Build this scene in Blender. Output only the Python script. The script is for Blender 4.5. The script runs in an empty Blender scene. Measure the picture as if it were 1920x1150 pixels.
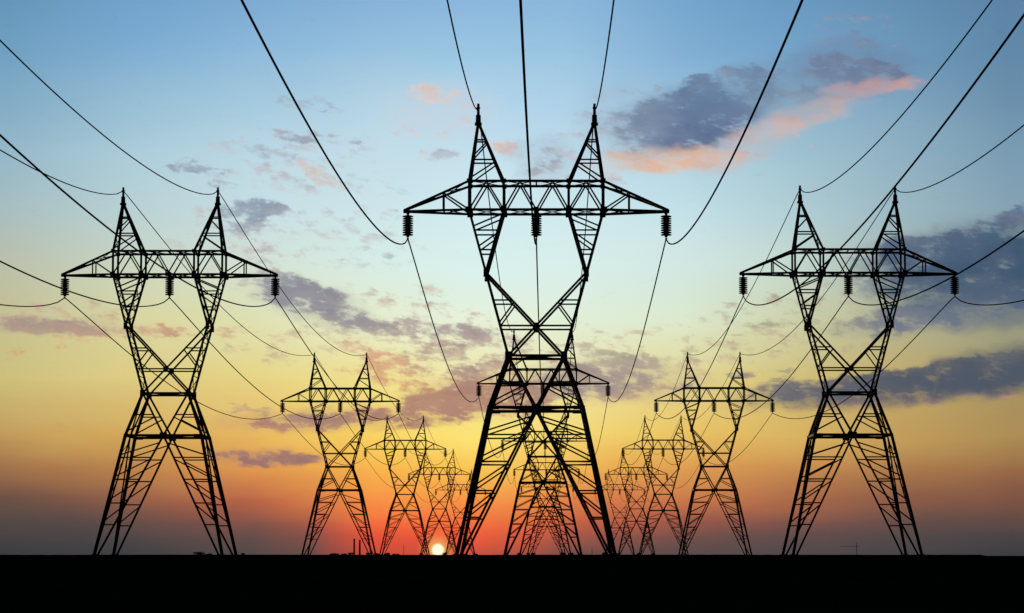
import bpy, bmesh, math, random
from mathutils import Vector, Matrix
random.seed(7)
R = math.radians
scene = bpy.context.scene
COL = scene.collection

# ------------------------------------------------------------------ camera
F = 5535.0            # focal length in photo pixels (1920 wide)
VX, VY = 1031.0, 1042.5   # vanishing point / horizon in photo pixels
CAM_H = 0.15
cam_d = bpy.data.cameras.new("camera")
cam = bpy.data.objects.new("camera", cam_d)
COL.objects.link(cam)
cam.location = (0, 0, CAM_H)
TILT = math.atan((VY - 575) / F)
cam.rotation_euler = (R(90) + TILT, 0, 0)
cam_d.sensor_width = 36.0
cam_d.lens = 36.0 * F / 1920.0
cam_d.shift_x = -(VX - 960) / 1920.0
cam_d.shift_y = 0.0
cam_d.clip_start = 0.5
cam_d.clip_end = 60000
scene.camera = cam
scene.view_settings.view_transform = 'Standard'
scene.view_settings.look = 'None'
scene.view_settings.exposure = 0.0
scene.view_settings.gamma = 1.0

# ------------------------------------------------------------------ sun lamp
def pxdir(x, y):
    """azimuth and elevation (in 1/F rad) seen at a photo pixel"""
    ct, st = math.cos(TILT), math.sin(TILT)
    dx, dy, dz = x - VX, F * ct - (575 - y) * st, F * st + (575 - y) * ct
    return math.atan2(dx, dy) * F, math.atan2(dz, math.hypot(dx, dy)) * F
SUN_PX = (821.0, 1031.5)
sun_az, sun_el = (v / F for v in pxdir(*SUN_PX))
sd = bpy.data.lights.new("sun_light", 'SUN')
sd.energy = 2.0
sd.angle = R(0.5)
sd.color = (1.0, 0.62, 0.36)
sun = bpy.data.objects.new("sun_light", sd)
COL.objects.link(sun)
to_sun = Vector((math.sin(sun_az) * math.cos(sun_el), math.cos(sun_az) * math.cos(sun_el), math.sin(sun_el)))
sun.rotation_euler = to_sun.to_track_quat('Z', 'Y').to_euler()

# ------------------------------------------------------------------ world
def lin(c):
    out = []
    for v in c:
        v = v / 255.0
        out.append(v / 12.92 if v <= 0.04045 else ((v + 0.055) / 1.055) ** 2.4)
    return tuple(out)

world = bpy.data.worlds.new("World")
scene.world = world
world.use_nodes = True
world.cycles.sampling_method = 'MANUAL'
world.cycles.sample_map_resolution = 256
scene.cycles.max_bounces = 2
nt = world.node_tree
nt.nodes.clear()
N, L = nt.nodes, nt.links

def put(sock, v):
    if isinstance(v, bpy.types.NodeSocket):
        L.new(v, sock)
    else:
        sock.default_value = v

def math_(op, a, b=None, c=None, clamp=False):
    n = N.new('ShaderNodeMath'); n.operation = op; n.use_clamp = clamp
    put(n.inputs[0], a)
    if b is not None: put(n.inputs[1], b)
    if c is not None: put(n.inputs[2], c)
    return n.outputs[0]

def smooth(v, a, b, lo=0.0, hi=1.0, kind='SMOOTHSTEP'):
    n = N.new('ShaderNodeMapRange'); n.interpolation_type = kind; n.clamp = True
    put(n.inputs[0], v); put(n.inputs[1], a); put(n.inputs[2], b); put(n.inputs[3], lo); put(n.inputs[4], hi)
    return n.outputs[0]

def mixc(f, a, b, mode='MIX'):
    n = N.new('ShaderNodeMix'); n.data_type = 'RGBA'; n.blend_type = mode; n.clamp_factor = True
    put(n.inputs[0], f); put(n.inputs[6], a); put(n.inputs[7], b)
    return n.outputs[2]

def noise(vec, scale, detail=6.0, rough=0.55, dist=0.0, dim='2D'):
    n = N.new('ShaderNodeTexNoise'); n.noise_dimensions = dim
    put(n.inputs['Vector'], vec); n.inputs['Scale'].default_value = scale
    n.inputs['Detail'].default_value = detail; n.inputs['Roughness'].default_value = rough
    n.inputs['Distortion'].default_value = dist
    return n.outputs[0]

def comb(x, y, z=0.0):
    n = N.new('ShaderNodeCombineXYZ'); put(n.inputs[0], x); put(n.inputs[1], y); put(n.inputs[2], z)
    return n.outputs[0]

def vscale(v, s):
    n = N.new('ShaderNodeVectorMath'); n.operation = 'SCALE'
    put(n.inputs[0], v); put(n.inputs['Scale'], s); return n.outputs[0]

def vop(op, a, b):
    n = N.new('ShaderNodeVectorMath'); n.operation = op
    put(n.inputs[0], a); put(n.inputs[1], b)
    return n.outputs['Value'] if op == 'DOT_PRODUCT' else n.outputs[0]

tc = N.new('ShaderNodeTexCoord')
sep = N.new('ShaderNodeSeparateXYZ'); L.new(tc.outputs['Generated'], sep.inputs[0])
nx, ny, nz = sep.outputs
A = math_('MULTIPLY', math_('ARCTAN2', nx, ny), F)      # azimuth, in 1/5535 rad
E = math_('MULTIPLY', math_('ARCSINE', nz), F)          # elevation, same unit

# slow drift that bends the bands of colour a little
drift = noise(comb(math_('MULTIPLY', A, 1 / 420.0), math_('MULTIPLY', E, 1 / 120.0)), 1.0, 4, 0.5)
Ew = math_('ADD', E, math_('MULTIPLY', math_('SUBTRACT', drift, 0.5), 46.0))

YS = [0, 100, 200, 300, 400, 500, 605, 712, 818, 880, 938, 982, 1008, 1036]
SKY = {
 0:    [(98,148,183),(112,160,194),(130,172,198),(150,184,201),(166,190,194),(186,192,172),(198,192,146),(205,192,124),(194,156,92),(160,114,77),(112,83,71),(82,73,70),(69,67,68),(56,58,63)],
 240:  [(111,161,203),(126,173,211),(150,190,213),(172,205,218),(186,210,212),(202,214,194),(216,213,160),(222,205,134),(212,170,92),(184,128,77),(142,95,73),(98,77,73),(78,72,72),(62,64,67)],
 475:  [(124,170,210),(139,184,219),(166,204,224),(188,217,230),(200,224,228),(211,226,214),(224,225,176),(230,214,136),(231,182,96),(222,148,80),(184,100,72),(122,82,74),(98,77,74),(76,72,72)],
 700:  [(136,179,217),(152,195,224),(180,212,228),(196,223,234),(207,231,235),(216,238,231),(232,238,202),(240,225,142),(250,212,100),(249,188,82),(247,145,71),(243,104,63),(228,84,60),(200,76,60)],
 880:  [(140,184,222),(156,200,228),(180,214,235),(198,226,238),(210,236,240),(219,242,238),(231,242,216),(241,230,160),(253,228,118),(250,198,86),(249,148,70),(248,106,62),(236,90,60),(206,82,62)],
 1060: [(138,183,220),(154,197,226),(176,211,234),(194,224,237),(207,234,240),(217,240,236),(226,240,218),(236,228,166),(246,220,118),(243,188,88),(230,134,74),(196,96,68),(158,86,72),(112,78,73)],
 1285: [(117,166,206),(131,176,213),(156,196,221),(182,214,228),(197,226,234),(210,232,228),(221,234,205),(228,216,148),(234,196,102),(224,162,84),(198,116,75),(150,88,75),(116,81,76),(88,76,76)],
 1465: [(105,154,196),(118,166,203),(140,180,206),(163,198,213),(182,210,217),(199,220,210),(208,212,172),(212,196,124),(219,182,98),(206,146,82),(172,106,75),(126,84,76),(98,78,76),(78,74,76)],
 1680: [(98,142,178),(109,154,188),(128,166,194),(145,179,196),(157,186,197),(170,185,178),(182,182,146),(193,171,110),(194,157,91),(176,126,78),(140,94,73),(104,79,75),(84,74,74),(68,68,71)],
 1900: [(91,131,167),(97,137,169),(108,145,173),(122,157,180),(134,163,180),(142,160,160),(152,155,132),(163,150,102),(174,142,86),(150,104,71),(124,84,69),(92,74,70),(72,68,70),(58,61,66)],
}
SKY[585] = [tuple((a_ + b_) / 2 for a_, b_ in zip(p, q)) for p, q in zip(SKY[475], SKY[700])][:10] + [(212,120,72),(166,92,71),(134,82,73),(98,76,73)]
cols = sorted(SKY)
ramps = []
fac = math_('MULTIPLY', Ew, 1 / 1100.0)
for x in cols:
    n = N.new('ShaderNodeValToRGB'); L.new(fac, n.inputs[0])
    cr = n.color_ramp; cr.interpolation = 'LINEAR'
    stops = [(pxdir(1000, y)[1] / 1100.0, c) for y, c in zip(YS, SKY[x])][::-1]
    stops[0] = (0.0, stops[0][1])
    while len(cr.elements) < len(stops): cr.elements.new(0.5)
    for e, (p, c) in zip(cr.elements, stops):
        e.position = p
    for e, (p, c) in zip(cr.elements, stops):
        e.position = p; e.color = (*lin(c), 1.0)
    ramps.append(n.outputs[0])
skyc = ramps[0]
for i in range(1, len(cols)):
    a0 = pxdir(cols[i - 1], 900)[0]; a1 = pxdir(cols[i], 900)[0]
    skyc = mixc(smooth(A, a0, a1, kind='LINEAR'), skyc, ramps[i])

# --- clouds: soft elliptical weights broken up by noise
#   x, y, rx, ry, tilt (deg, + = right end lower), weight, colour
CL = [
 # big slate cloud upper right of the middle pylon
 (1285,225,125,62,-10,1.05,(92,112,148)), (1360,165,120,38,-14,.75,(108,138,172)), (1200,180,60,26,0,.45,(120,152,180)),
 (1250,298,135,24,-2,.75,(226,184,162)), (1400,270,80,28,-20,.45,(190,172,178)), (1170,245,60,40,0,.35,(160,178,190)),
 (1600,135,95,36,8,.85,(108,124,154)), (1600,70,80,46,0,.45,(106,142,176)), (1500,180,80,34,-8,.6,(122,146,168)),
 (1640,160,80,15,-4,.6,(216,158,150)), (1545,200,80,20,-14,.55,(220,168,156)), (1462,228,54,26,-16,.6,(222,172,158)),(1480,255,40,10,20,.45,(222,184,165)),
 (1020,300,42,34,20,.6,(152,164,184)), (955,278,48,14,24,.6,(226,204,196)), (1040,325,40,14,0,.5,(190,170,180)), (1130,140,26,8,0,.35,(205,205,210)),
 (815,177,56,15,3,.72,(228,208,196)), (830,215,80,34,10,.4,(206,210,218)), (835,293,26,13,10,.62,(166,190,208)),
 (590,258,90,13,4,.8,(160,170,188)), (510,288,52,17,8,.72,(158,184,200)), (580,196,64,15,6,.58,(150,184,206)), (525,315,34,18,0,.66,(192,192,202)),
 (603,330,56,17,32,.68,(220,204,188)), (432,210,12,9,0,.5,(214,196,190)), (640,345,40,14,20,.45,(176,192,206)),
 (368,313,48,15,3,.78,(140,160,180)), (425,348,40,10,6,.74,(150,172,190)), (340,325,40,12,0,.35,(200,190,195)),
 (470,392,60,24,-4,.9,(132,152,176)), (455,425,46,22,0,.7,(150,165,182)), (462,464,56,18,-4,.7,(196,180,186)),(500,450,40,12,0,.4,(180,185,195)),
 (655,412,36,18,10,.42,(176,196,208)), (690,470,60,11,6,.6,(170,192,202)), (600,440,30,12,0,.3,(190,205,212)),(550,478,20,8,0,.45,(222,208,170)),
 # diagonal band behind the left pylons
 (560,550,90,34,14,.95,(132,136,152)), (640,588,90,26,22,.9,(146,140,150)), (730,610,80,20,12,.8,(164,150,154)), (690,560,60,20,14,.4,(196,198,186)),
 (850,622,105,18,6,.78,(160,146,152)), (930,642,70,22,10,.7,(168,150,152)), (800,650,110,30,12,.5,(184,166,150)),(500,535,60,24,0,.5,(170,172,172)),
 (830,680,80,40,30,.72,(168,142,140)), (905,690,70,26,0,.66,(172,146,142)), (735,690,60,34,14,.72,(214,164,128)), (690,700,50,20,20,.45,(224,180,136)),
 (640,640,80,14,10,.4,(206,180,150)), (540,625,50,10,4,.5,(196,170,150)), (510,655,60,9,4,.45,(206,170,140)), (770,715,60,22,20,.64,(206,152,122)),
 (860,752,120,34,-12,1.05,(174,128,116)), (960,745,90,36,0,.9,(170,132,126)), (735,775,130,16,-4,.9,(172,122,112)), (570,790,120,17,-1,.88,(160,126,120)),
 (530,800,80,10,6,.7,(208,140,108)), (480,772,70,10,8,.55,(176,154,130)),
 (500,858,95,15,1,.95,(156,116,112)),
 # pink band at the left
 (80,610,120,17,2,.85,(164,146,140)), (200,622,120,15,2,.75,(196,152,130)), (330,620,90,12,2,.65,(206,160,132)), (420,624,46,11,3,.6,(206,160,130)),
 (120,640,70,9,0,.55,(212,160,122)), (72,578,34,12,0,.62,(196,158,144)), (190,595,60,8,0,.4,(206,184,150)), (20,655,40,9,0,.4,(212,166,110)),
 # broken cloud right of the middle pylon
 (1150,672,130,20,12,.7,(176,168,152)), (1170,700,120,24,8,.8,(160,146,144)), (1100,720,100,26,4,.85,(150,136,140)), (1240,722,70,18,-4,.7,(156,140,140)),
 (1140,735,90,16,-8,.7,(150,134,140)), (1180,738,90,14,-10,.6,(214,168,134)), (1270,700,60,16,0,.5,(206,170,146)),
 # slate bank at the right
 (1860,500,190,48,-7,1.1,(66,84,114)), (1770,462,140,30,-7,.9,(80,102,130)), (1905,410,90,24,-20,.85,(94,114,144)), (1650,470,70,20,-14,.55,(130,146,164)),
 (1720,595,150,24,-6,.85,(112,120,138)), (1880,560,110,26,-4,.85,(96,108,132)), (1640,535,110,24,-4,.6,(150,162,164)), (1665,615,70,15,-8,.7,(110,120,140)), (1790,535,90,18,-4,.6,(160,166,170)),
 (1840,700,190,30,-8,1.05,(80,88,104)), (1660,718,150,26,-3,1.0,(82,90,106)), (1480,735,85,20,-2,.95,(104,106,116)), (1450,722,46,20,0,.7,(116,116,120)),
 (1700,746,280,13,-3,.6,(176,140,126)), (1890,670,110,16,-14,.75,(112,116,122)),
 (1450,606,110,12,-3,.58,(168,166,148)), (1500,585,80,10,-8,.45,(160,168,160)), (1480,640,80,20,-10,.5,(182,178,150)), (1430,696,54,9,-2,.62,(158,146,134)), (1380,640,60,10,10,.35,(196,192,160)),
 (1560,660,60,12,-10,.4,(168,160,138)), (1700,650,70,14,-16,.35,(156,152,134)),
 # faint scattered wisps
 (560,320,190,70,8,.40,(186,200,212)), (470,450,150,70,0,.40,(188,196,202)), (670,440,120,70,8,.38,(188,206,212)), (820,230,110,70,0,.37,(212,212,220)),
 (1130,290,90,70,0,.42,(196,196,206)), (1200,230,120,70,0,.4,(150,176,196)), (1420,180,200,60,-12,.42,(126,154,184)),
 (560,650,170,40,6,.42,(206,190,158)), (800,600,200,60,10,.42,(190,172,160)), (100,590,180,40,0,.4,(200,176,148)), (1460,620,200,70,-6,.4,(176,170,148)), (1200,660,160,50,6,.42,(190,176,152)),
 (700,665,70,24,16,.55,(222,172,136)), (760,655,60,16,10,.55,(176,156,146)), (820,700,60,20,24,.6,(200,150,124)), (745,715,44,16,20,.5,(226,162,124)), (880,655,60,18,14,.55,(180,158,152)), (960,690,50,30,0,.5,(196,150,130)),
 (720,680,46,16,10,.6,(228,160,118)), (665,695,40,12,14,.55,(226,166,124)), (790,688,50,16,20,.62,(170,140,138)), (815,640,60,12,12,.6,(166,148,148)), (690,630,60,14,10,.5,(190,172,158)), (600,620,70,12,8,.5,(206,186,162)), (1040,705,60,30,0,.55,(168,140,136)),
 # thin streaks low over the horizon
 (1600,860,260,9,-1,.28,(206,150,88)), (200,840,220,9,1,.25,(176,128,80)),
]
CL = [c for c in CL if c[5] > 0.35]
P = comb(A, E, 1.0)
warpv = N.new('ShaderNodeTexNoise'); warpv.noise_dimensions = '2D'
L.new(comb(math_('MULTIPLY', A, 1 / 60.0), math_('MULTIPLY', E, 1 / 30.0)), warpv.inputs['Vector'])
warpv.inputs['Scale'].default_value = 1.0; warpv.inputs['Detail'].default_value = 3.0
wsub = vop('SUBTRACT', warpv.outputs['Color'], (0.5, 0.5, 0.5))
Pw = vop('ADD', P, vop('MULTIPLY', wsub, (60.0, 26.0, 0.0)))
M = None; WS = None; CS = None
for ic, (x, y, rx, ry, tilt, w, c) in enumerate(CL):
    if ic and ic % 6 == 0:      # evaluate the clouds batch by batch (keeps the shader's stack small)
        n = N.new('ShaderNodeVectorMath'); n.operation = 'MULTIPLY_ADD'
        put(n.inputs[0], CS); put(n.inputs[1], (1e-7, 1e-7, 0.0)); put(n.inputs[2], Pw)
        Pw = n.outputs[0]
    a, e = pxdir(x, y)
    th = R(-tilt); ca, sa = math.cos(th), math.sin(th)
    qu = vop('DOT_PRODUCT', Pw, (ca / rx, sa / rx, -(ca * a + sa * e) / rx))
    qv = vop('DOT_PRODUCT', Pw, (-sa / ry, ca / ry, -(-sa * a + ca * e) / ry))
    q = math_('MULTIPLY_ADD', qu, qu, math_('MULTIPLY', qv, qv))
    wi = smooth(q, 0.0, 2.2, w, 0.0, 'SMOOTHERSTEP')
    w2 = math_('MULTIPLY', wi, wi)
    ci = vscale(lin(c), w2)
    M = wi if M is None else math_('SMOOTH_MAX', M, wi, 0.08)
    WS = w2 if WS is None else math_('ADD', WS, w2)
    CS = ci if CS is None else vop('ADD', CS, ci)
cloudc = vscale(CS, math_('DIVIDE', 1.0, math_('MAXIMUM', WS, 1e-4)))
pn = comb(math_('MULTIPLY', A, 1 / 62.0), math_('MULTIPLY', math_('ADD', E, math_('MULTIPLY', A, 0.05)), 1 / 30.0))
n1 = noise(pn, 1.0, 8, 0.64, 0.0)
puff = noise(comb(math_('MULTIPLY', A, 1 / 27.0), math_('MULTIPLY', math_('ADD', E, math_('MULTIPLY', A, 0.18)), 1 / 12.0)), 1.0, 3, 0.55, 0.0)
pn2 = comb(math_('MULTIPLY', A, 1 / 62.0), math_('MULTIPLY', math_('ADD', math_('SUBTRACT', E, 10.0), math_('MULTIPLY', A, 0.05)), 1 / 30.0))
n2 = noise(pn2, 1.0, 3, 0.5, 0.0)
brk = math_('ADD', math_('MULTIPLY', math_('SUBTRACT', n1, 0.5), 2.5), math_('MULTIPLY', math_('SUBTRACT', puff, 0.5), 1.15))
dens = smooth(math_('ADD', math_('MULTIPLY', M, 1.12), brk), 0.34, 1.08)
# thin edges catch the low sun
relief = math_('SUBTRACT', n1, n2)
lit = math_('MULTIPLY', smooth(relief, -0.16, 0.24), smooth(M, 0.35, 1.0, 1.0, 0.35))
cloud_lit = mixc(0.45, cloudc, mixc(0.45, skyc, (*lin((242, 186, 150)), 1)))
cloud_dark = vscale(cloudc, smooth(n1, 0.38, 0.66, 1.06, 0.84))
cl = mixc(math_('MAXIMUM', lit, smooth(dens, 0.15, 0.75, 0.75, 0.0)), cloud_dark, cloud_lit)
dens2 = math_('MULTIPLY', dens, smooth(M, 0.02, 0.3))
skyc = mixc(math_('MULTIPLY', dens2, 0.93), skyc, cl)

# --- soft veils without torn edges
VEIL = [
 (1295,225,120,54,-9,.72,(88,108,144)), (1390,165,120,36,-15,.5,(106,136,168)), (1255,300,125,20,-2,.75,(230,190,162)), (1400,275,90,26,-22,.45,(196,182,186)),
 (1510,182,110,34,-10,.5,(124,148,172)), (1600,125,95,44,4,.55,(106,126,158)), (1490,226,110,20,-15,.42,(224,184,170)), (1635,163,80,13,-5,.5,(222,172,162)),
 (1870,500,200,70,-6,.92,(60,88,114)), (1730,470,110,30,-8,.5,(84,104,132)), (1760,722,270,27,-5,.85,(76,88,104)), (1870,690,130,34,-8,.7,(76,88,104)), (1500,735,100,18,-2,.5,(104,106,116)), (1860,575,150,36,-3,.65,(84,102,126)), (1720,600,130,22,-6,.5,(116,126,140)),
 (1020,300,52,40,0,.4,(156,168,186)), (885,745,120,36,-8,.45,(176,130,116)), (830,205,90,44,0,.28,(214,208,214)), (1170,235,80,70,0,.32,(160,178,192)),
 (590,570,100,34,18,.4,(140,140,154)), (640,785,190,20,-2,.4,(168,128,118)), (500,858,90,14,1,.45,(158,118,112)), (90,612,140,15,2,.4,(176,150,138)), (1150,715,150,34,2,.4,(160,142,140)),
]
vm = math_('ADD', 0.62, math_('MULTIPLY', math_('SUBTRACT', n1, 0.3), 1.1))
for x, y, rx, ry, tilt, w, c in VEIL:
    a, e = pxdir(x, y)
    th = R(-tilt); ca, sa = math.cos(th), math.sin(th)
    qu = vop('DOT_PRODUCT', Pw, (ca / rx, sa / rx, -(ca * a + sa * e) / rx))
    qv = vop('DOT_PRODUCT', Pw, (-sa / ry, ca / ry, -(-sa * a + ca * e) / ry))
    q = math_('MULTIPLY_ADD', qu, qu, math_('MULTIPLY', qv, qv))
    al = math_('MULTIPLY', smooth(q, 0.0, 2.6, w, 0.0, 'SMOOTHERSTEP'), vm, clamp=True)
    skyc = mixc(al, skyc, (*lin(c), 1))

# --- the sun's disc on the horizon and the glow close round it
a, e = sun_az * F, sun_el * F
dv = vop('SUBTRACT', P, (a, e, 1.0))
r = math_('SQRT', vop('DOT_PRODUCT', dv, dv))
disc = smooth(r, 7.5, 14.0, 1.0, 0.0)
glow = math_('POWER', smooth(r, 6.0, 44.0, 1.0, 0.0, 'LINEAR'), 2.2)
skyc = mixc(math_('MULTIPLY', glow, 0.8), skyc, (1.0, 0.62, 0.16, 1))
skyc = mixc(disc, skyc, (1.25, 1.1, 0.75, 1))

# the sky away from the sunset is dim
absaz = math_('ABSOLUTE', A)
f1 = smooth(absaz, R(13) * F, R(55) * F, 1.0, 0.05)
f2 = smooth(E, R(12) * F, R(40) * F, 1.0, 0.10)
f3 = smooth(E, -R(1.0) * F, 0.0, 0.02, 1.0)
fade = math_('MULTIPLY', math_('MULTIPLY', f1, f2), f3)
bg = N.new('ShaderNodeBackground'); L.new(vscale(skyc, fade), bg.inputs[0]); bg.inputs[1].default_value = 1.0
ns = N.new('ShaderNodeTexSky'); ns.sky_type = 'NISHITA'; ns.sun_disc = False
ns.sun_elevation = max(sun_el, R(0.1)); ns.sun_rotation = sun_az
bg2 = N.new('ShaderNodeBackground'); L.new(ns.outputs[0], bg2.inputs[0]); bg2.inputs[1].default_value = 0.05
addsh = N.new('ShaderNodeMixShader'); addsh.inputs[0].default_value = 0.012
L.new(bg.outputs[0], addsh.inputs[1]); L.new(bg2.outputs[0], addsh.inputs[2])
wo = N.new('ShaderNodeOutputWorld'); L.new(addsh.outputs[0], wo.inputs[0])

# ------------------------------------------------------------------ materials
def material(name, base, rough=0.7, var=0.35, scale=3.0, metallic=0.0, spec=0.25, bump=0.0):
    m = bpy.data.materials.new(name); m.use_nodes = True
    t = m.node_tree; b = t.nodes['Principled BSDF']
    n = t.nodes.new('ShaderNodeTexNoise'); n.inputs['Scale'].default_value = scale; n.inputs['Detail'].default_value = 5
    tcn = t.nodes.new('ShaderNodeTexCoord'); t.links.new(tcn.outputs['Object'], n.inputs['Vector'])
    r_ = t.nodes.new('ShaderNodeValToRGB'); t.links.new(n.outputs[0], r_.inputs[0])
    r_.color_ramp.elements[0].position = 0.3; r_.color_ramp.elements[1].position = 0.7
    r_.color_ramp.elements[0].color = (*[c * (1 - var) for c in base], 1)
    r_.color_ramp.elements[1].color = (*[c * (1 + var) for c in base], 1)
    t.links.new(r_.outputs[0], b.inputs['Base Color'])
    b.inputs['Roughness'].default_value = rough
    b.inputs['Metallic'].default_value = metallic
    b.inputs['Specular IOR Level'].default_value = spec
    if bump:
        bp = t.nodes.new('ShaderNodeBump'); bp.inputs['Strength'].default_value = bump
        t.links.new(n.outputs[0], bp.inputs['Height']); t.links.new(bp.outputs[0], b.inputs['Normal'])
    return m

STEEL = material("dark_weathered_steel", (0.045, 0.045, 0.047), 0.75, 0.3, 1.5)
WIRE = material("dark_wire", (0.02, 0.02, 0.022), 1.0, 0.2, 0.5, spec=0.0)
GLASS = material("brown_porcelain", (0.035, 0.028, 0.025), 0.6, 0.25, 4.0)
CONC = material("dark_concrete", (0.06, 0.057, 0.053), 0.95, 0.3, 3.0, spec=0.05)
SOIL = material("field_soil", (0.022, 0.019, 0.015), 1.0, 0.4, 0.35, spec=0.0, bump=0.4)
GRASS = material("embankment_turf", (0.022, 0.024, 0.014), 1.0, 0.4, 0.4, spec=0.0)
LEAF = material("shrub_leaves", (0.03, 0.036, 0.02), 0.9, 0.4, 1.0, spec=0.05)
BARK = material("tree_bark", (0.05, 0.04, 0.03), 0.95, 0.3, 4.0, spec=0.05)
BRICK = material("stack_masonry", (0.10, 0.07, 0.055), 0.95, 0.3, 0.3, spec=0.05)

# ------------------------------------------------------------------ mesh helpers
def link_mesh(name, bm, mat, parent=None):
    me = bpy.data.meshes.new(name)
    bm.to_mesh(me); bm.free()
    me.materials.append(mat)
    o = bpy.data.objects.new(name, me)
    COL.objects.link(o)
    if parent is not None: o.parent = parent
    return o

def tag(o, label=None, cat=None, group=None, kind=None):
    if label: o['label'] = label
    if cat: o['category'] = cat
    if group: o['group'] = group
    if kind: o['kind'] = kind
    return o

def empty(name, loc):
    o = bpy.data.objects.new(name, None); o.empty_display_size = 1.0
    COL.objects.link(o); o.location = loc
    return o

LPROF = [(-.5, -.5), (.5, -.5), (.5, -.24), (-.24, -.24), (-.24, .5), (-.5, .5)]
def bar(bm, a, b, w, up=None):
    """rolled steel angle between two points"""
    a, b = Vector(a), Vector(b)
    d = (b - a)
    if d.length < 1e-4: return
    d.normalize()
    u = Vector(up) if up else Vector((0, 1, 0))
    if abs(d.dot(u)) > 0.97: u = Vector((1, 0, 0))
    s = d.cross(u).normalized(); u = s.cross(d).normalized()
    ra, rb = [], []
    for px, pz in LPROF:
        off = s * (px * w) + u * (pz * w)
        ra.append(bm.verts.new(a + off)); rb.append(bm.verts.new(b + off))
    n = len(LPROF)
    for i in range(n):
        j = (i + 1) % n
        bm.faces.new((ra[i], ra[j], rb[j], rb[i]))
    bm.faces.new(ra[::-1]); bm.faces.new(rb)

def box(bm, c, size):
    m = Matrix.Translation(c) @ Matrix.Diagonal((*size, 1.0))
    bmesh.ops.create_cube(bm, size=1.0, matrix=m)

def lathe(bm, prof, c=(0, 0, 0), seg=18):
    rings = []
    for r_, z in prof:
        rings.append([bm.verts.new((c[0] + r_ * math.cos(2 * math.pi * k / seg), c[1] + r_ * math.sin(2 * math.pi * k / seg), c[2] + z)) for k in range(seg)])
    for i in range(len(rings) - 1):
        for k in range(seg):
            bm.faces.new((rings[i][k], rings[i][(k + 1) % seg], rings[i + 1][(k + 1) % seg], rings[i + 1][k]))
    bm.faces.new(rings[0][::-1]); bm.faces.new(rings[-1])

def tube(bm, pts, rad, seg=6):
    rings = []
    for i, p in enumerate(pts):
        d = (pts[min(i + 1, len(pts) - 1)] - pts[max(i - 1, 0)]).normalized()
        s = d.cross(Vector((0, 0, 1))).normalized() if abs(d.z) < .99 else Vector((1, 0, 0))
        u = s.cross(d)
        rings.append([bm.verts.new(p + s * (rad * math.cos(2 * math.pi * k / seg)) + u * (rad * math.sin(2 * math.pi * k / seg))) for k in range(seg)])
    for i in range(len(rings) - 1):
        for k in range(seg):
            bm.faces.new((rings[i][k], rings[i][(k + 1) % seg], rings[i + 1][(k + 1) % seg], rings[i + 1][k]))
    bm.faces.new(rings[0][::-1]); bm.faces.new(rings[-1])

def cone_bar(bm, a, b, ra, rb, seg=7):
    a, b = Vector(a), Vector(b)
    d = (b - a).normalized()
    u = Vector((1, 0, 0)) if abs(d.x) < .9 else Vector((0, 1, 0))
    s = d.cross(u).normalized(); u = s.cross(d)
    A_ = [bm.verts.new(a + (s * math.cos(2 * math.pi * k / seg) + u * math.sin(2 * math.pi * k / seg)) * ra) for k in range(seg)]
    B_ = [bm.verts.new(b + (s * math.cos(2 * math.pi * k / seg) + u * math.sin(2 * math.pi * k / seg)) * rb) for k in range(seg)]
    for k in range(seg):
        bm.faces.new((A_[k], A_[(k + 1) % seg], B_[(k + 1) % seg], B_[k]))
    bm.faces.new(A_[::-1]); bm.faces.new(B_)

# ------------------------------------------------------------------ the pylon
# heights are written in units of 1/24.3 m, counted down from 1040 at the foot
K = 24.3
Z0 = 0.24
def zz(y): return (1040 - y + max(0.0, 341 - y) * 0.03) / K + Z0
XT = [(1040, 144), (768, 87), (670, 52), (395, 126), (341, 126), (225, 110)]   # outer chord
DT = [(1040, 6.1), (768, 3.25), (670, 2.1), (395, 1.65), (341, 1.65), (225, 0.12)]  # half depth, m
def interp(tab, y):
    for (y0, v0), (y1, v1) in zip(tab, tab[1:]):
        if y1 <= y <= y0:
            t = (y0 - y) / (y0 - y1); return v0 + (v1 - v0) * t
    return tab[-1][1] if y < tab[-1][0] else tab[0][1]
def xo(y): return interp(XT, y)
def hd(y): return interp(DT, y)
def P3(x, y, s, d=None):
    return Vector((x / K, s * (hd(y) if d is None else d), zz(y)))
def lerp(a, b, t): return a + (b - a) * t

W_LEG, W_MAIN, W_CH, W_LACE, W_SIDE = 0.29, 0.20, 0.19, 0.12, 0.06

def leg_mesh(sx, sy):
    bm = bmesh.new()
    foot = lambda y: P3(sx * xo(y), y, sy)
    bar(bm, foot(1040), foot(768), W_LEG)
    base = foot(1040)
    # inner chords run up to the middle of the belt, on the wide face and on the side face
    topf = Vector((0, sy * hd(768), zz(768)))
    tops = Vector((sx * xo(768) / K, 0, zz(768)))
    fx = Vector((base.x - sx * 8 / K, base.y, base.z)); fy = Vector((base.x, base.y - sy * 0.3, base.z))
    bar(bm, fx, topf, 0.18); bar(bm, fy, tops, 0.13)
    inner = lambda y: lerp(topf, fx, (y - 768) / 272.0)
    inner_s = lambda y: lerp(tops, fy, (y - 768) / 272.0)
    hs = [819, 869, 923, 972]
    for fn, w in ((inner, W_LACE), (inner_s, W_SIDE)):
        prev = 781
        for h in hs:
            bar(bm, foot(h), fn(h), w)
            bar(bm, fn(prev + 4), foot(h - 6), w)
            prev = h
    # lattice joining the two inner chords inside the foot
    for h in (869, 923, 972):
        bar(bm, inner(h), inner_s(h), W_SIDE)
    return bm

def footing_mesh(sx, sy):
    bm = bmesh.new()
    b = P3(sx * 144, 1040, sy)
    prof = [(0.62, -0.3), (0.62, 0.05), (0.5, 0.22), (0.34, 0.3)]
    lathe(bm, prof, (b.x - sx * 0.1, b.y, 0), 12)
    return bm

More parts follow.
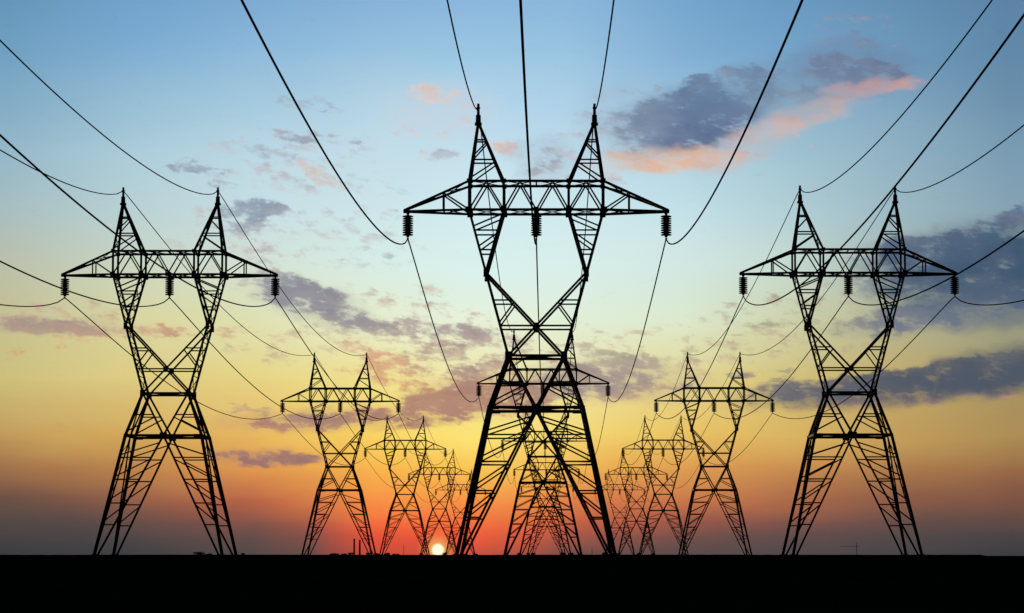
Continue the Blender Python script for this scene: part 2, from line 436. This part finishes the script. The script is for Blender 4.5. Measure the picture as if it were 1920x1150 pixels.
def belt_mesh():
    bm = bmesh.new()
    x, d = xo(768) / K, hd(768)
    z = zz(768)
    for s in (-1, 1):
        bar(bm, (-x, s * d, z), (x, s * d, z), 0.23)
        bar(bm, (s * x, -d, z), (s * x, d, z), 0.22)
        bar(bm, (-x, s * d, z - .02), (0, 0, z - .02), 0.1); bar(bm, (x, s * d, z - .02), (0, 0, z - .02), 0.1)
        box(bm, (0, s * (d + .13), z), (0.7, 0.03, 0.55))
        for t in (-1, 1):
            box(bm, (t * (x - .3), s * (d + .13), z - .02), (0.9, 0.03, 0.3))
    return bm

def body_mesh():
    bm = bmesh.new()
    for s in (-1, 1):
        for t in (-1, 1):
            bar(bm, P3(t * 87, 768, s), P3(t * 52, 670, s), W_LEG * .92)
            bar(bm, P3(t * 52, 670, s), P3(t * xo(513), 513, s), W_MAIN)
            # lower V and the X above the waist
            bar(bm, P3(t * 52, 670, s), Vector((0, s * hd(768), zz(768))), 0.19)
            n1_, n2_ = P3(t * xo(513), 513, s), P3(-t * 52, 670, s)
            bar(bm, n1_ + Vector((0, s * .06 * t, 0)), n2_ + Vector((0, s * .06 * t, 0)), 0.17)
            xd = lambda y: lerp(n1_, n2_, (y - 513) / 157.0)
            bar(bm, P3(t * xo(566), 566, s), xd(566), W_LACE)
            bar(bm, P3(t * xo(608), 608, s), xd(570), W_LACE)
            vd = lambda y: lerp(P3(t * 52, 670, s), Vector((0, s * hd(768), zz(768))), (y - 670) / 98.0)
            bar(bm, P3(t * xo(720), 720, s), vd(720), W_LACE)
            bar(bm, P3(t * xo(758), 758, s), vd(726), W_LACE)
            box(bm, P3(t * 52, 670, s) + Vector((0, s * .17, 0)), (0.5, 0.03, 0.62))
            box(bm, P3(t * xo(513), 513, s) + Vector((0, s * .16, -.1)), (0.36, 0.03, 0.6))
        bar(bm, P3(-xo(614), 614, s), P3(xo(614), 614, s), 0.13)
        bar(bm, P3(-52, 670, s), P3(52, 670, s), 0.19)
        box(bm, P3(0, 614, s) + Vector((0, s * .2, 0)), (0.45, 0.03, 0.45))
        # side faces
        bar(bm, P3(s * 52, 670, -1), P3(s * 52, 670, 1), 0.2)
        c = Vector((s * 87 / K, 0, zz(768)))
        bar(bm, P3(s * 52, 670, -1), c, 0.15); bar(bm, P3(s * 52, 670, 1), c, 0.15)
        for ya, yb in ((670, 630), (630, 592), (592, 552), (552, 513)):
            bar(bm, P3(s * xo(ya), ya, -1), P3(s * xo(yb), yb, 1), W_SIDE)
            bar(bm, P3(s * xo(ya), ya, 1), P3(s * xo(yb), yb, -1), W_SIDE)
            bar(bm, P3(s * xo(yb), yb, -1), P3(s * xo(yb), yb, 1), W_SIDE)
    bar(bm, P3(-52, 670, 1), P3(52, 670, -1), 0.1); bar(bm, P3(52, 670, 1), P3(-52, 670, -1), 0.1)
    return bm

def fork_mesh(t):
    bm = bmesh.new()
    for s in (-1, 1):
        bot = P3(t * xo(513), 513, s)
        o_ = lambda y: P3(t * xo(y), y, s)
        top_in = P3(t * 61, 395, s)
        i_ = lambda y: lerp(top_in, bot, (y - 395) / 118.0)
        bar(bm, bot, P3(t * 126, 395, s), W_MAIN * .9)
        bar(bm, bot, top_in, W_MAIN)
        for y in (434, 471): bar(bm, o_(y), i_(y), W_LACE)
        bar(bm, o_(426), i_(403), W_LACE); bar(bm, o_(464), i_(440), W_LACE)
    for ya, yb in ((513, 483), (483, 454), (454, 425), (425, 395)):
        fi = lambda y, s: lerp(P3(t * 61, 395, s), P3(t * xo(513), 513, s), (y - 395) / 118.0)
        bar(bm, P3(t * xo(ya), ya, -1), P3(t * xo(yb), yb, 1), W_SIDE)
        bar(bm, P3(t * xo(ya), ya, 1), P3(t * xo(yb), yb, -1), W_SIDE)
        bar(bm, fi(ya, -1), fi(yb, 1), W_SIDE); bar(bm, fi(ya, 1), fi(yb, -1), W_SIDE)
    return bm

def beam_mesh():
    bm = bmesh.new()
    for s in (-1, 1):
        bar(bm, P3(-126, 341, s), P3(126, 341, s), W_CH); bar(bm, P3(-126, 395, s), P3(126, 395, s), W_CH)
        for x in (-126, -61, 61, 126):
            bar(bm, P3(x, 395, s), P3(x, 341, s), W_CH)
            box(bm, P3(x, 395, s) + Vector((0, s * .13, 0)), (0.46, 0.03, 0.46))
            box(bm, P3(x, 341, s) + Vector((0, s * .13, 0)), (0.36, 0.03, 0.36))
        zig = [(-126, 395), (-93.5, 341), (-61, 395), (-30.5, 341), (0, 395), (30.5, 341), (61, 395), (93.5, 341), (126, 395)]
        for (xa, ya), (xb, yb) in zip(zig, zig[1:]):
            bar(bm, P3(xa, ya, s), P3(xb, yb, s), W_LACE)
        box(bm, P3(0, 395, s) + Vector((0, s * .13, 0)), (0.4, 0.03, 0.4))
    for y in (341, 395):
        xs = [-126, -61, 0, 61, 126]
        for x in xs: bar(bm, P3(x, y, -1), P3(x, y, 1), 0.12)
        for xa, xb in zip(xs, xs[1:]):
            bar(bm, P3(xa, y, -1), P3(xb, y, 1), W_SIDE); bar(bm, P3(xa, y, 1), P3(xb, y, -1), W_SIDE)
    bar(bm, P3(0, 395, -1, 1.65), P3(0, 395, 1, 1.65), 0.2)
    return bm

def arm_mesh(t):
    bm = bmesh.new()
    for s in (-1, 1):
        tt, tb = P3(t * 249, 392, s, .1), P3(t * 249, 394.5, s, .1)
        a, b = P3(t * 126, 341, s), P3(t * 126, 395, s)
        bar(bm, a, tt, W_CH); bar(bm, b, tb, W_CH)
        u = (175 - 126) / 123.0
        p, q = lerp(a, tt, u), lerp(b, tb, u)
        bar(bm, p, q, W_LACE); bar(bm, p, b, W_LACE)
    f = lambda y, s, u: lerp(P3(t * 126, y, s), P3(t * 249, 393, s, .1), u)
    for y in (341, 395):
        for u in (.2, .4, .62): bar(bm, f(y, -1, u), f(y, 1, u), W_SIDE)
        bar(bm, f(y, -1, 0), f(y, 1, .4), W_SIDE); bar(bm, f(y, 1, 0), f(y, -1, .4), W_SIDE)
        bar(bm, f(y, -1, .4), f(y, 1, .75), W_SIDE)
    box(bm, (t * 247 / K, 0, zz(394)), (0.34, 0.5, 0.24))
    return bm

def peak_mesh(t):
    bm = bmesh.new()
    for s in (-1, 1):
        top = P3(t * 110, 228, s, .14)
        o_ = lambda y: lerp(P3(t * 126, 341, s), top, (341 - y) / 113.0)
        i_ = lambda y: lerp(P3(t * 61, 341, s), top, (341 - y) / 113.0)
        bar(bm, o_(341), top, W_CH * 1.1); bar(bm, i_(341), top, W_CH * 1.1)
        for y in (262, 300): bar(bm, o_(y), i_(y), W_LACE)
        bar(bm, i_(266), o_(293), W_LACE); bar(bm, i_(304), o_(336), W_LACE)
    for ya, yb in ((341, 305), (305, 268), (268, 240)):
        p = lambda x, y, s: lerp(P3(t * x, 341, s), P3(t * 110, 228, s, .14), (341 - y) / 113.0)
        for x in (126, 61):
            bar(bm, p(x, ya, -1), p(x, yb, 1), W_SIDE); bar(bm, p(x, ya, 1), p(x, yb, -1), W_SIDE)
    return bm

def spike_mesh(t):
    bm = bmesh.new()
    x = t * 110 / K
    box(bm, (x, 0, zz(231)), (0.54, 0.5, 0.2))
    lathe(bm, [(0.21, 0), (0.19, zz(214) - zz(230))], (x, 0, zz(230)), 10)
    lathe(bm, [(0.115, 0), (0.10, zz(193) - zz(214))], (x, 0, zz(214)), 10)
    box(bm, (x, 0, zz(201)), (0.3, 0.14, 0.12))
    return bm

ATT_INS, ATT_GW = 446.0, 201.0
INS_X = (-242.5, 0, 245)
DISC_N = 9
def disc_into(bm, x, z):
    prof = [(0.08, -0.015), (0.34, -0.075), (0.42, -0.06), (0.43, -0.02), (0.36, 0.03), (0.14, 0.075), (0.08, 0.09)]
    lathe(bm, prof, (x, 0, z), 20)
def disc_z(k): return zz(403) - k * (zz(403) - zz(438)) / (DISC_N - 1)

def insulator_mesh(x_u, with_discs):
    bm = bmesh.new()
    x = x_u / K
    lathe(bm, [(0.085, 0), (0.085, zz(396.6) - zz(441))], (x, 0, zz(441)), 10)
    lathe(bm, [(0.10, 0), (0.14, 0.08), (0.10, 0.14)], (x, 0, zz(397.5) - .1), 10)
    box(bm, (x, 0, zz(441.5)), (0.22, 0.3, 0.12))
    box(bm, (x, 0, zz(444)), (0.07, 0.12, 0.25))
    box(bm, (x, 0, zz(446.5)), (0.14, 0.6, 0.12))
    if with_discs:
        for k in range(DISC_N): disc_into(bm, x, disc_z(k))
    return bm

def make_pylon(detailed):
    root = empty('transmission_pylon', (0, 0, 0))
    for sx in (-1, 1):
        for sy in (-1, 1):
            link_mesh('leg', leg_mesh(sx, sy), STEEL, root)
            link_mesh('footing', footing_mesh(sx, sy), CONC, root)
    link_mesh('belt', belt_mesh(), STEEL, root)
    link_mesh('waist_frame', body_mesh(), STEEL, root)
    for t in (-1, 1):
        link_mesh('fork_arm', fork_mesh(t), STEEL, root)
    link_mesh('crossbeam', beam_mesh(), STEEL, root)
    for t in (-1, 1):
        link_mesh('cross_arm', arm_mesh(t), STEEL, root)
        pk = link_mesh('peak', peak_mesh(t), STEEL, root)
        link_mesh('spike', spike_mesh(t), STEEL, pk)
    for x in INS_X:
        ins = link_mesh('insulator', insulator_mesh(x, not detailed), GLASS, root)
        if detailed:
            for k in range(DISC_N):
                bm = bmesh.new(); disc_into(bm, 0, 0)
                d = link_mesh('disc', bm, GLASS, ins); d.location = (x / K, 0, disc_z(k))
    return root

def copy_tree(o, parent=None):
    c = o.copy(); COL.objects.link(c)
    if parent is not None: c.parent = parent
    for ch in list(o.children): copy_tree(ch, c)
    return c

# ------------------------------------------------------------------ ground
def ground_mesh():
    bm = bmesh.new()
    xs = [-30000, -6000, -1500, -300, 0, 300, 1500, 6000, 30000]
    ys = [-300, -20, 40, 200, 600, 1600, 5000, 15000, 40000]
    g = [[bm.verts.new((x, y, 0)) for x in xs] for y in ys]
    for j in range(len(ys) - 1):
        for i in range(len(xs) - 1):
            bm.faces.new((g[j][i], g[j][i + 1], g[j + 1][i + 1], g[j + 1][i]))
    return bm
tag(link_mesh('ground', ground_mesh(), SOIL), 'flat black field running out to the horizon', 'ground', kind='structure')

def bank_mesh():
    bm = bmesh.new()
    rng = random.Random(3)
    D = 1500.0; prev = None
    x_end = (1850 - VX) / F * D
    n = 240
    for i in range(n + 1):
        x = -700 + (x_end + 700) * i / n
        h = 0.74 + rng.uniform(-.05, .05) + .05 * math.sin(x * .03)
        if i > n - 2: h = 0.74 - 0.3 * (i - n + 1)
        if i == n: h = 0.05
        row = [bm.verts.new((x, D - 5, -.05)), bm.verts.new((x, D - 1.2, h * .93)), bm.verts.new((x, D + 1.2, h)), bm.verts.new((x, D + 6, -.05))]
        if prev:
            for k in range(3): bm.faces.new((prev[k], row[k], row[k + 1], prev[k + 1]))
        prev = row
    return bm
tag(link_mesh('embankment', bank_mesh(), GRASS), 'long low dark bank closing the field at the horizon', 'embankment', kind='structure')

# ------------------------------------------------------------------ pylons in three rows
S = 230.0
ROWS = {                      # lateral offset of the row, distance of its first pylon
    'centre': (-25.5 * 228.0 / F, 228.0),
    'left': (-716.0 * 280.5 / F, 280.5),
    'right': (562.0 * 279.0 / F, 279.0),
}
LAB = {
 ('centre', 0): 'largest black lattice pylon, nearest the camera in the middle of the photo',
 ('centre', 1): 'lattice pylon seen through the legs and waist of the largest middle pylon',
 ('centre', 2): 'third pylon of the middle row, between the legs of the two before it',
 ('centre', 3): 'fourth pylon of the middle row, small, framed by three nearer pylons',
 ('centre', 4): 'fifth and smallest pylon of the middle row, deepest between the legs',
 ('left', 0): 'big black lattice pylon standing alone at the left edge of the field',
 ('left', 1): 'mid-sized pylon beside the two smokestacks, second of the left row',
 ('left', 2): 'smaller pylon just left of the setting sun, third of the left row',
 ('left', 3): 'small pylon straddling the setting sun, fourth of the left row',
 ('left', 4): 'smallest left row pylon, half hidden behind the leg of the largest pylon',
 ('right', 0): 'big black lattice pylon at the right, in front of the slate cloud bank',
 ('right', 1): 'mid-sized pylon inward of the big right one, second of the right row',
 ('right', 2): 'smaller pylon overlapping the second right row pylon, third of that row',
 ('right', 3): 'small far pylon, fourth of the right row, beside the middle pylon foot',
 ('right', 4): 'smallest and farthest pylon of the right row, touching the middle pylon leg',
}
proto_a = make_pylon(True)
proto_b = make_pylon(False)
used_a = used_b = False
for row, (X, d0) in ROWS.items():
    for i in range(5):
        if i < 2:
            o = copy_tree(proto_a) if used_a else proto_a; used_a = True
        else:
            o = copy_tree(proto_b) if used_b else proto_b; used_b = True
        o.location = (X, d0 + S * i, 0)
        o.rotation_euler = (0, 0, 0)
        tag(o, LAB[(row, i)], 'pylon', 'lattice power pylons in three rows')

# ------------------------------------------------------------------ wires
ENDS = [('left peak', -110, ATT_GW, 0.048), ('right peak', 110, ATT_GW, 0.048),
        ('left insulator', -242.5, ATT_INS, 0.055), ('middle insulator', 0, ATT_INS, 0.055), ('right insulator', 245, ATT_INS, 0.055)]
ORD = ['nearest', 'second', 'third', 'fourth', 'fifth']
RN = {'centre': 'middle', 'left': 'left', 'right': 'right'}
for row, (X, d0) in ROWS.items():
    for (en, xu, yu, rad) in ENDS:
        z = zz(yu); x = X + xu / K
        for i in range(-1, 4):
            y0 = d0 + S * i; y1 = y0 + S
            n = 56
            pts = []
            for k in range(n + 1):
                t = k / n
                # i = -1 comes from over the camera: deepest near the pylon
                if i < 0:
                    tt = (1 - t) ** 0.80; sag = 4.95 if row == 'centre' else 5.2
                else:
                    tt = t ** 1.12; sag = 4.5
                pts.append(Vector((0, S * t, -4 * sag * tt * (1 - tt))))
            bm = bmesh.new(); tube(bm, pts, rad, 6)
            o = link_mesh('power_line', bm, WIRE)
            for f_ in o.data.polygons: f_.use_smooth = True
            o.location = (x, y0, z)
            if i < 0:
                lb = f'black wire from {en} of nearest {RN[row]} row pylon, climbing out of the photo'
            else:
                lb = f'thin wire sagging from {en} of {ORD[i]} {RN[row]} row pylon to the {ORD[i+1]}'
            tag(o, lb, 'wire', 'power lines strung between the pylons')

# ------------------------------------------------------------------ things on the horizon
def px_at(x, d): return (x - VX) / F * d * math.cos(TILT)
def px_h(y, d): return CAM_H + (VY - y) / F * d

def leaf_crown(bm, c, rx, ry, rz, n, size, rng):
    # several lobes, leaves through their volume
    lobes = []
    for k in range(7):
        a = rng.uniform(0, 6.283)
        q = rng.uniform(.2, .65)
        lobes.append((c[0] + rx * q * math.cos(a), c[1] + ry * q * math.sin(a), c[2] + rz * rng.uniform(-.35, .45), rng.uniform(.32, .55)))
    for _ in range(n):
        lx, ly, lz, s = rng.choice(lobes)
        while True:
            v = Vector((rng.uniform(-1, 1), rng.uniform(-1, 1), rng.uniform(-1, 1)))
            if v.length <= 1: break
        p = Vector((lx + v.x * rx * s, ly + v.y * ry * s, max(.05, lz + v.z * rz * s)))
        q = Vector((rng.gauss(0, 1), rng.gauss(0, 1), rng.gauss(0, 1))).normalized()
        w = q.orthogonal().normalized(); u = q.cross(w)
        sz = size * rng.uniform(.6, 1.3)
        vs = [bm.verts.new(p + w * sz), bm.verts.new(p + u * sz * .55), bm.verts.new(p - w * sz), bm.verts.new(p - u * sz * .55)]
        bm.faces.new(vs)

def make_tree(name, seed, w, h, leaf, n, label, cat, group, loc, trunk_share=.3):
    rng = random.Random(seed)
    root = empty(name, loc)
    bm = bmesh.new()
    th = h * trunk_share
    cone_bar(bm, (0, 0, -.1), (0, 0, th), h * .035, h * .024)
    for k in range(6):
        a = k * 1.05 + rng.uniform(-.3, .3)
        cone_bar(bm, (0, 0, th * rng.uniform(.6, .98)), (math.cos(a) * w * .33, math.sin(a) * w * .25, h * rng.uniform(.5, .8)), h * .018, h * .006)
    link_mesh('trunk' if cat == 'tree' else 'stem', bm, BARK, root)
    bm = bmesh.new()
    leaf_crown(bm, (0, 0, h * (.5 + trunk_share * .35)), w * .5, w * .42, h * .5 * (1 - trunk_share * .5), n, leaf, rng)
    link_mesh('crown' if cat == 'tree' else 'foliage', bm, LEAF, root)
    return tag(root, label, cat, group)

# far trees: x px, top px, width px, label
DT_ = 2600.0
trees = [
 (374, 1034.5, 22, 'low round tree on the horizon just inside the right legs of the big left pylon'),
 (388, 1037.5, 14, 'lower tree hugging the right side of the round horizon tree by the left pylon'),
 (452, 1037, 9, 'tiny tree on the horizon just right of the big left pylon'),
 (622, 1037, 20, 'wide low tree on the horizon between the second left pylon legs, leftmost there'),
 (640, 1037.5, 12, 'small low tree on the horizon a little left of the taller smokestack'),
 (653, 1036, 11, 'bushy tree at the foot of the taller smokestack'),
 (686, 1035.5, 13, 'bushy tree just right of the shorter smokestack'),
 (700, 1037, 10, 'low tree behind the right foot of the second left row pylon'),
 (719, 1036, 13, 'dark tree on the horizon right of both smokestacks, by the third left pylon'),
 (735, 1038, 12, 'lowest tree of the clump right of the smokestacks, nearest the sun'),
]
for k, (x, yt, wpx, lb) in enumerate(trees):
    h = px_h(yt, DT_)
    w = wpx / F * DT_
    make_tree('distant_tree', 40 + k, w * 1.25, h, .34, 900, lb, 'tree', 'small trees along the horizon', (px_at(x, DT_), DT_ + k * 7, 0), .22)

# low bushes between the feet of the far pylons
bushes = [
 (790, 735, 1035.5, 9, 'dark bush left of the setting sun at the foot of the third left pylon'),
 (834, 960, 1034.5, 8, 'dark bush touching the right side of the setting sun'),
 (891, 1180, 1036, 9, 'dark bush right of the sun, past the left foot of the largest pylon'),
 (975, 690, 1036, 11, 'low bush by the left foot of the third middle row pylon'),
 (990, 910, 1036, 8, 'bush between left feet of the far middle row pylons'),
 (1000, 1140, 1035.5, 9, 'innermost left bush under the middle row pylons'),
 (1054, 915, 1035.5, 12, 'innermost right bush under the middle row pylons'),
 (1070, 690, 1036, 12, 'bush by the right foot of the third middle row pylon'),
 (1132, 1190, 1035.5, 7, 'bush just left of the right foot of the largest pylon'),
 (1159, 1000, 1036, 9, 'bush just right of the right foot of the largest pylon'),
 (1196, 735, 1036.5, 9, 'bush by left foot of the third right row pylon'),
 (1224, 738, 1036.5, 8, 'bush by right foot of the fourth right row pylon'),
]
for k, (x, d, yt, wpx, lb) in enumerate(bushes):
    h = px_h(yt, d); w = wpx / F * d
    make_tree('bush', 80 + k, w * 1.25, h, max(.05, .09 * d / 700), 700, lb, 'bush', 'bushes at the feet of the far pylons', (px_at(x, d), d - 2.0, 0), .1)

def smokestack(x, yt, wpx, d, lb):
    root = empty('smokestack', (px_at(x, d), d, 0))
    h = px_h(yt, d); r0 = wpx / F * d / 2
    bm = bmesh.new(); lathe(bm, [(r0 * 1.18, -.2), (r0 * 1.05, h * .4), (r0, h * .96), (r0 * .98, h)], (0, 0, 0), 20)
    link_mesh('shaft', bm, BRICK, root)
    bm = bmesh.new(); lathe(bm, [(r0 * 1.03, h * .93), (r0 * 1.2, h * .945), (r0 * 1.2, h * .965), (r0 * 1.03, h * .98)], (0, 0, 0), 20)
    link_mesh('rim', bm, BRICK, root)
    tag(root, lb, 'smokestack', 'pair of smokestacks on the horizon')
smokestack(664, 1010.5, 3.0, 4000, 'taller brown smokestack on the horizon beside the second left pylon')
smokestack(674.5, 1013.0, 3.2, 4010, 'shorter brown smokestack, right one of the pair on the horizon')

def mast(x, yt, d, lb, wpx=1.0):
    h = px_h(yt, d); w = wpx / F * d
    root = empty('radio_mast', (px_at(x, d), d, 0))
    bm = bmesh.new()
    for s, t in ((-1, -1), (1, -1), (0, 1)):
        bar(bm, (s * w * .5, t * w * .4, 0), (s * w * .2, t * w * .16, h * .93), w * .22)
    nseg = 14
    for k in range(nseg):
        a, b = k / nseg, (k + 1) / nseg
        sa, sb = .5 - .3 * a, .5 - .3 * b
        bar(bm, (-w * sa, -w * sa * .8, h * .93 * a), (w * sb, -w * sb * .8, h * .93 * b), w * .12)
    link_mesh('lattice', bm, STEEL, root)
    bm = bmesh.new(); lathe(bm, [(w * .09, h * .92), (w * .04, h)], (0, 0, 0), 8)
    link_mesh('antenna', bm, STEEL, root)
    tag(root, lb, 'mast', 'thin masts on the horizon')
mast(757, 1020, 3500, 'thin faint mast on the horizon left of the setting sun')
mast(1110, 1026, 3500, 'thin faint mast on the horizon between legs of the largest pylon')

# slewing crane far off at the right
d = 3000.0
root = empty('distant_crane', (px_at(1606, d), d, 0))
u = d / F
bm = bmesh.new()
h = px_h(1022, d)
for s, t in ((-1, -1), (1, -1), (-1, 1), (1, 1)):
    bar(bm, (s * .55 * u + .8 * u, t * .5 * u, 0), (s * .4 * u, t * .4 * u, h), .4 * u)
for k in range(10):
    a, b = k / 10, (k + 1) / 10
    sg = 1 if k % 2 else -1
    bar(bm, (.8 * u * (1 - a) - sg * .45 * u, -.45 * u, h * a), (.8 * u * (1 - b) + sg * .45 * u, -.45 * u, h * b), .25 * u)
link_mesh('tower', bm, STEEL, root)
bm = bmesh.new()
for yy in (-.3, .3):
    bar(bm, (6 * u, yy * u, h - 3 * u), (-30 * u, yy * u, h - 3 * u), .3 * u)
bar(bm, (6 * u, 0, h - 2.0 * u), (-30 * u, 0, h - 2.3 * u), .25 * u)
for k in range(20):
    x0 = 6 - 36 * k / 20; x1 = 6 - 36 * (k + .5) / 20
    bar(bm, (x0 * u, -.3 * u, h - 3 * u), (x1 * u, 0, h - 2.15 * u), .12 * u)
link_mesh('jib', bm, STEEL, root)
bm = bmesh.new(); lathe(bm, [(.5 * u, 0), (.25 * u, 5 * u)], (0, 0, h), 8)
link_mesh('mast_head', bm, STEEL, root)
bm = bmesh.new(); box(bm, (.2 * u, -.7 * u, h - 4.6 * u), (1.3 * u, 1.0 * u, 1.7 * u))
bmesh.ops.bevel(bm, geom=bm.edges[:], offset=.12 * u, segments=1, affect='EDGES')
link_mesh('cab', bm, STEEL, root)
tag(root, 'faint crane on the horizon between legs of the big right pylon', 'crane')
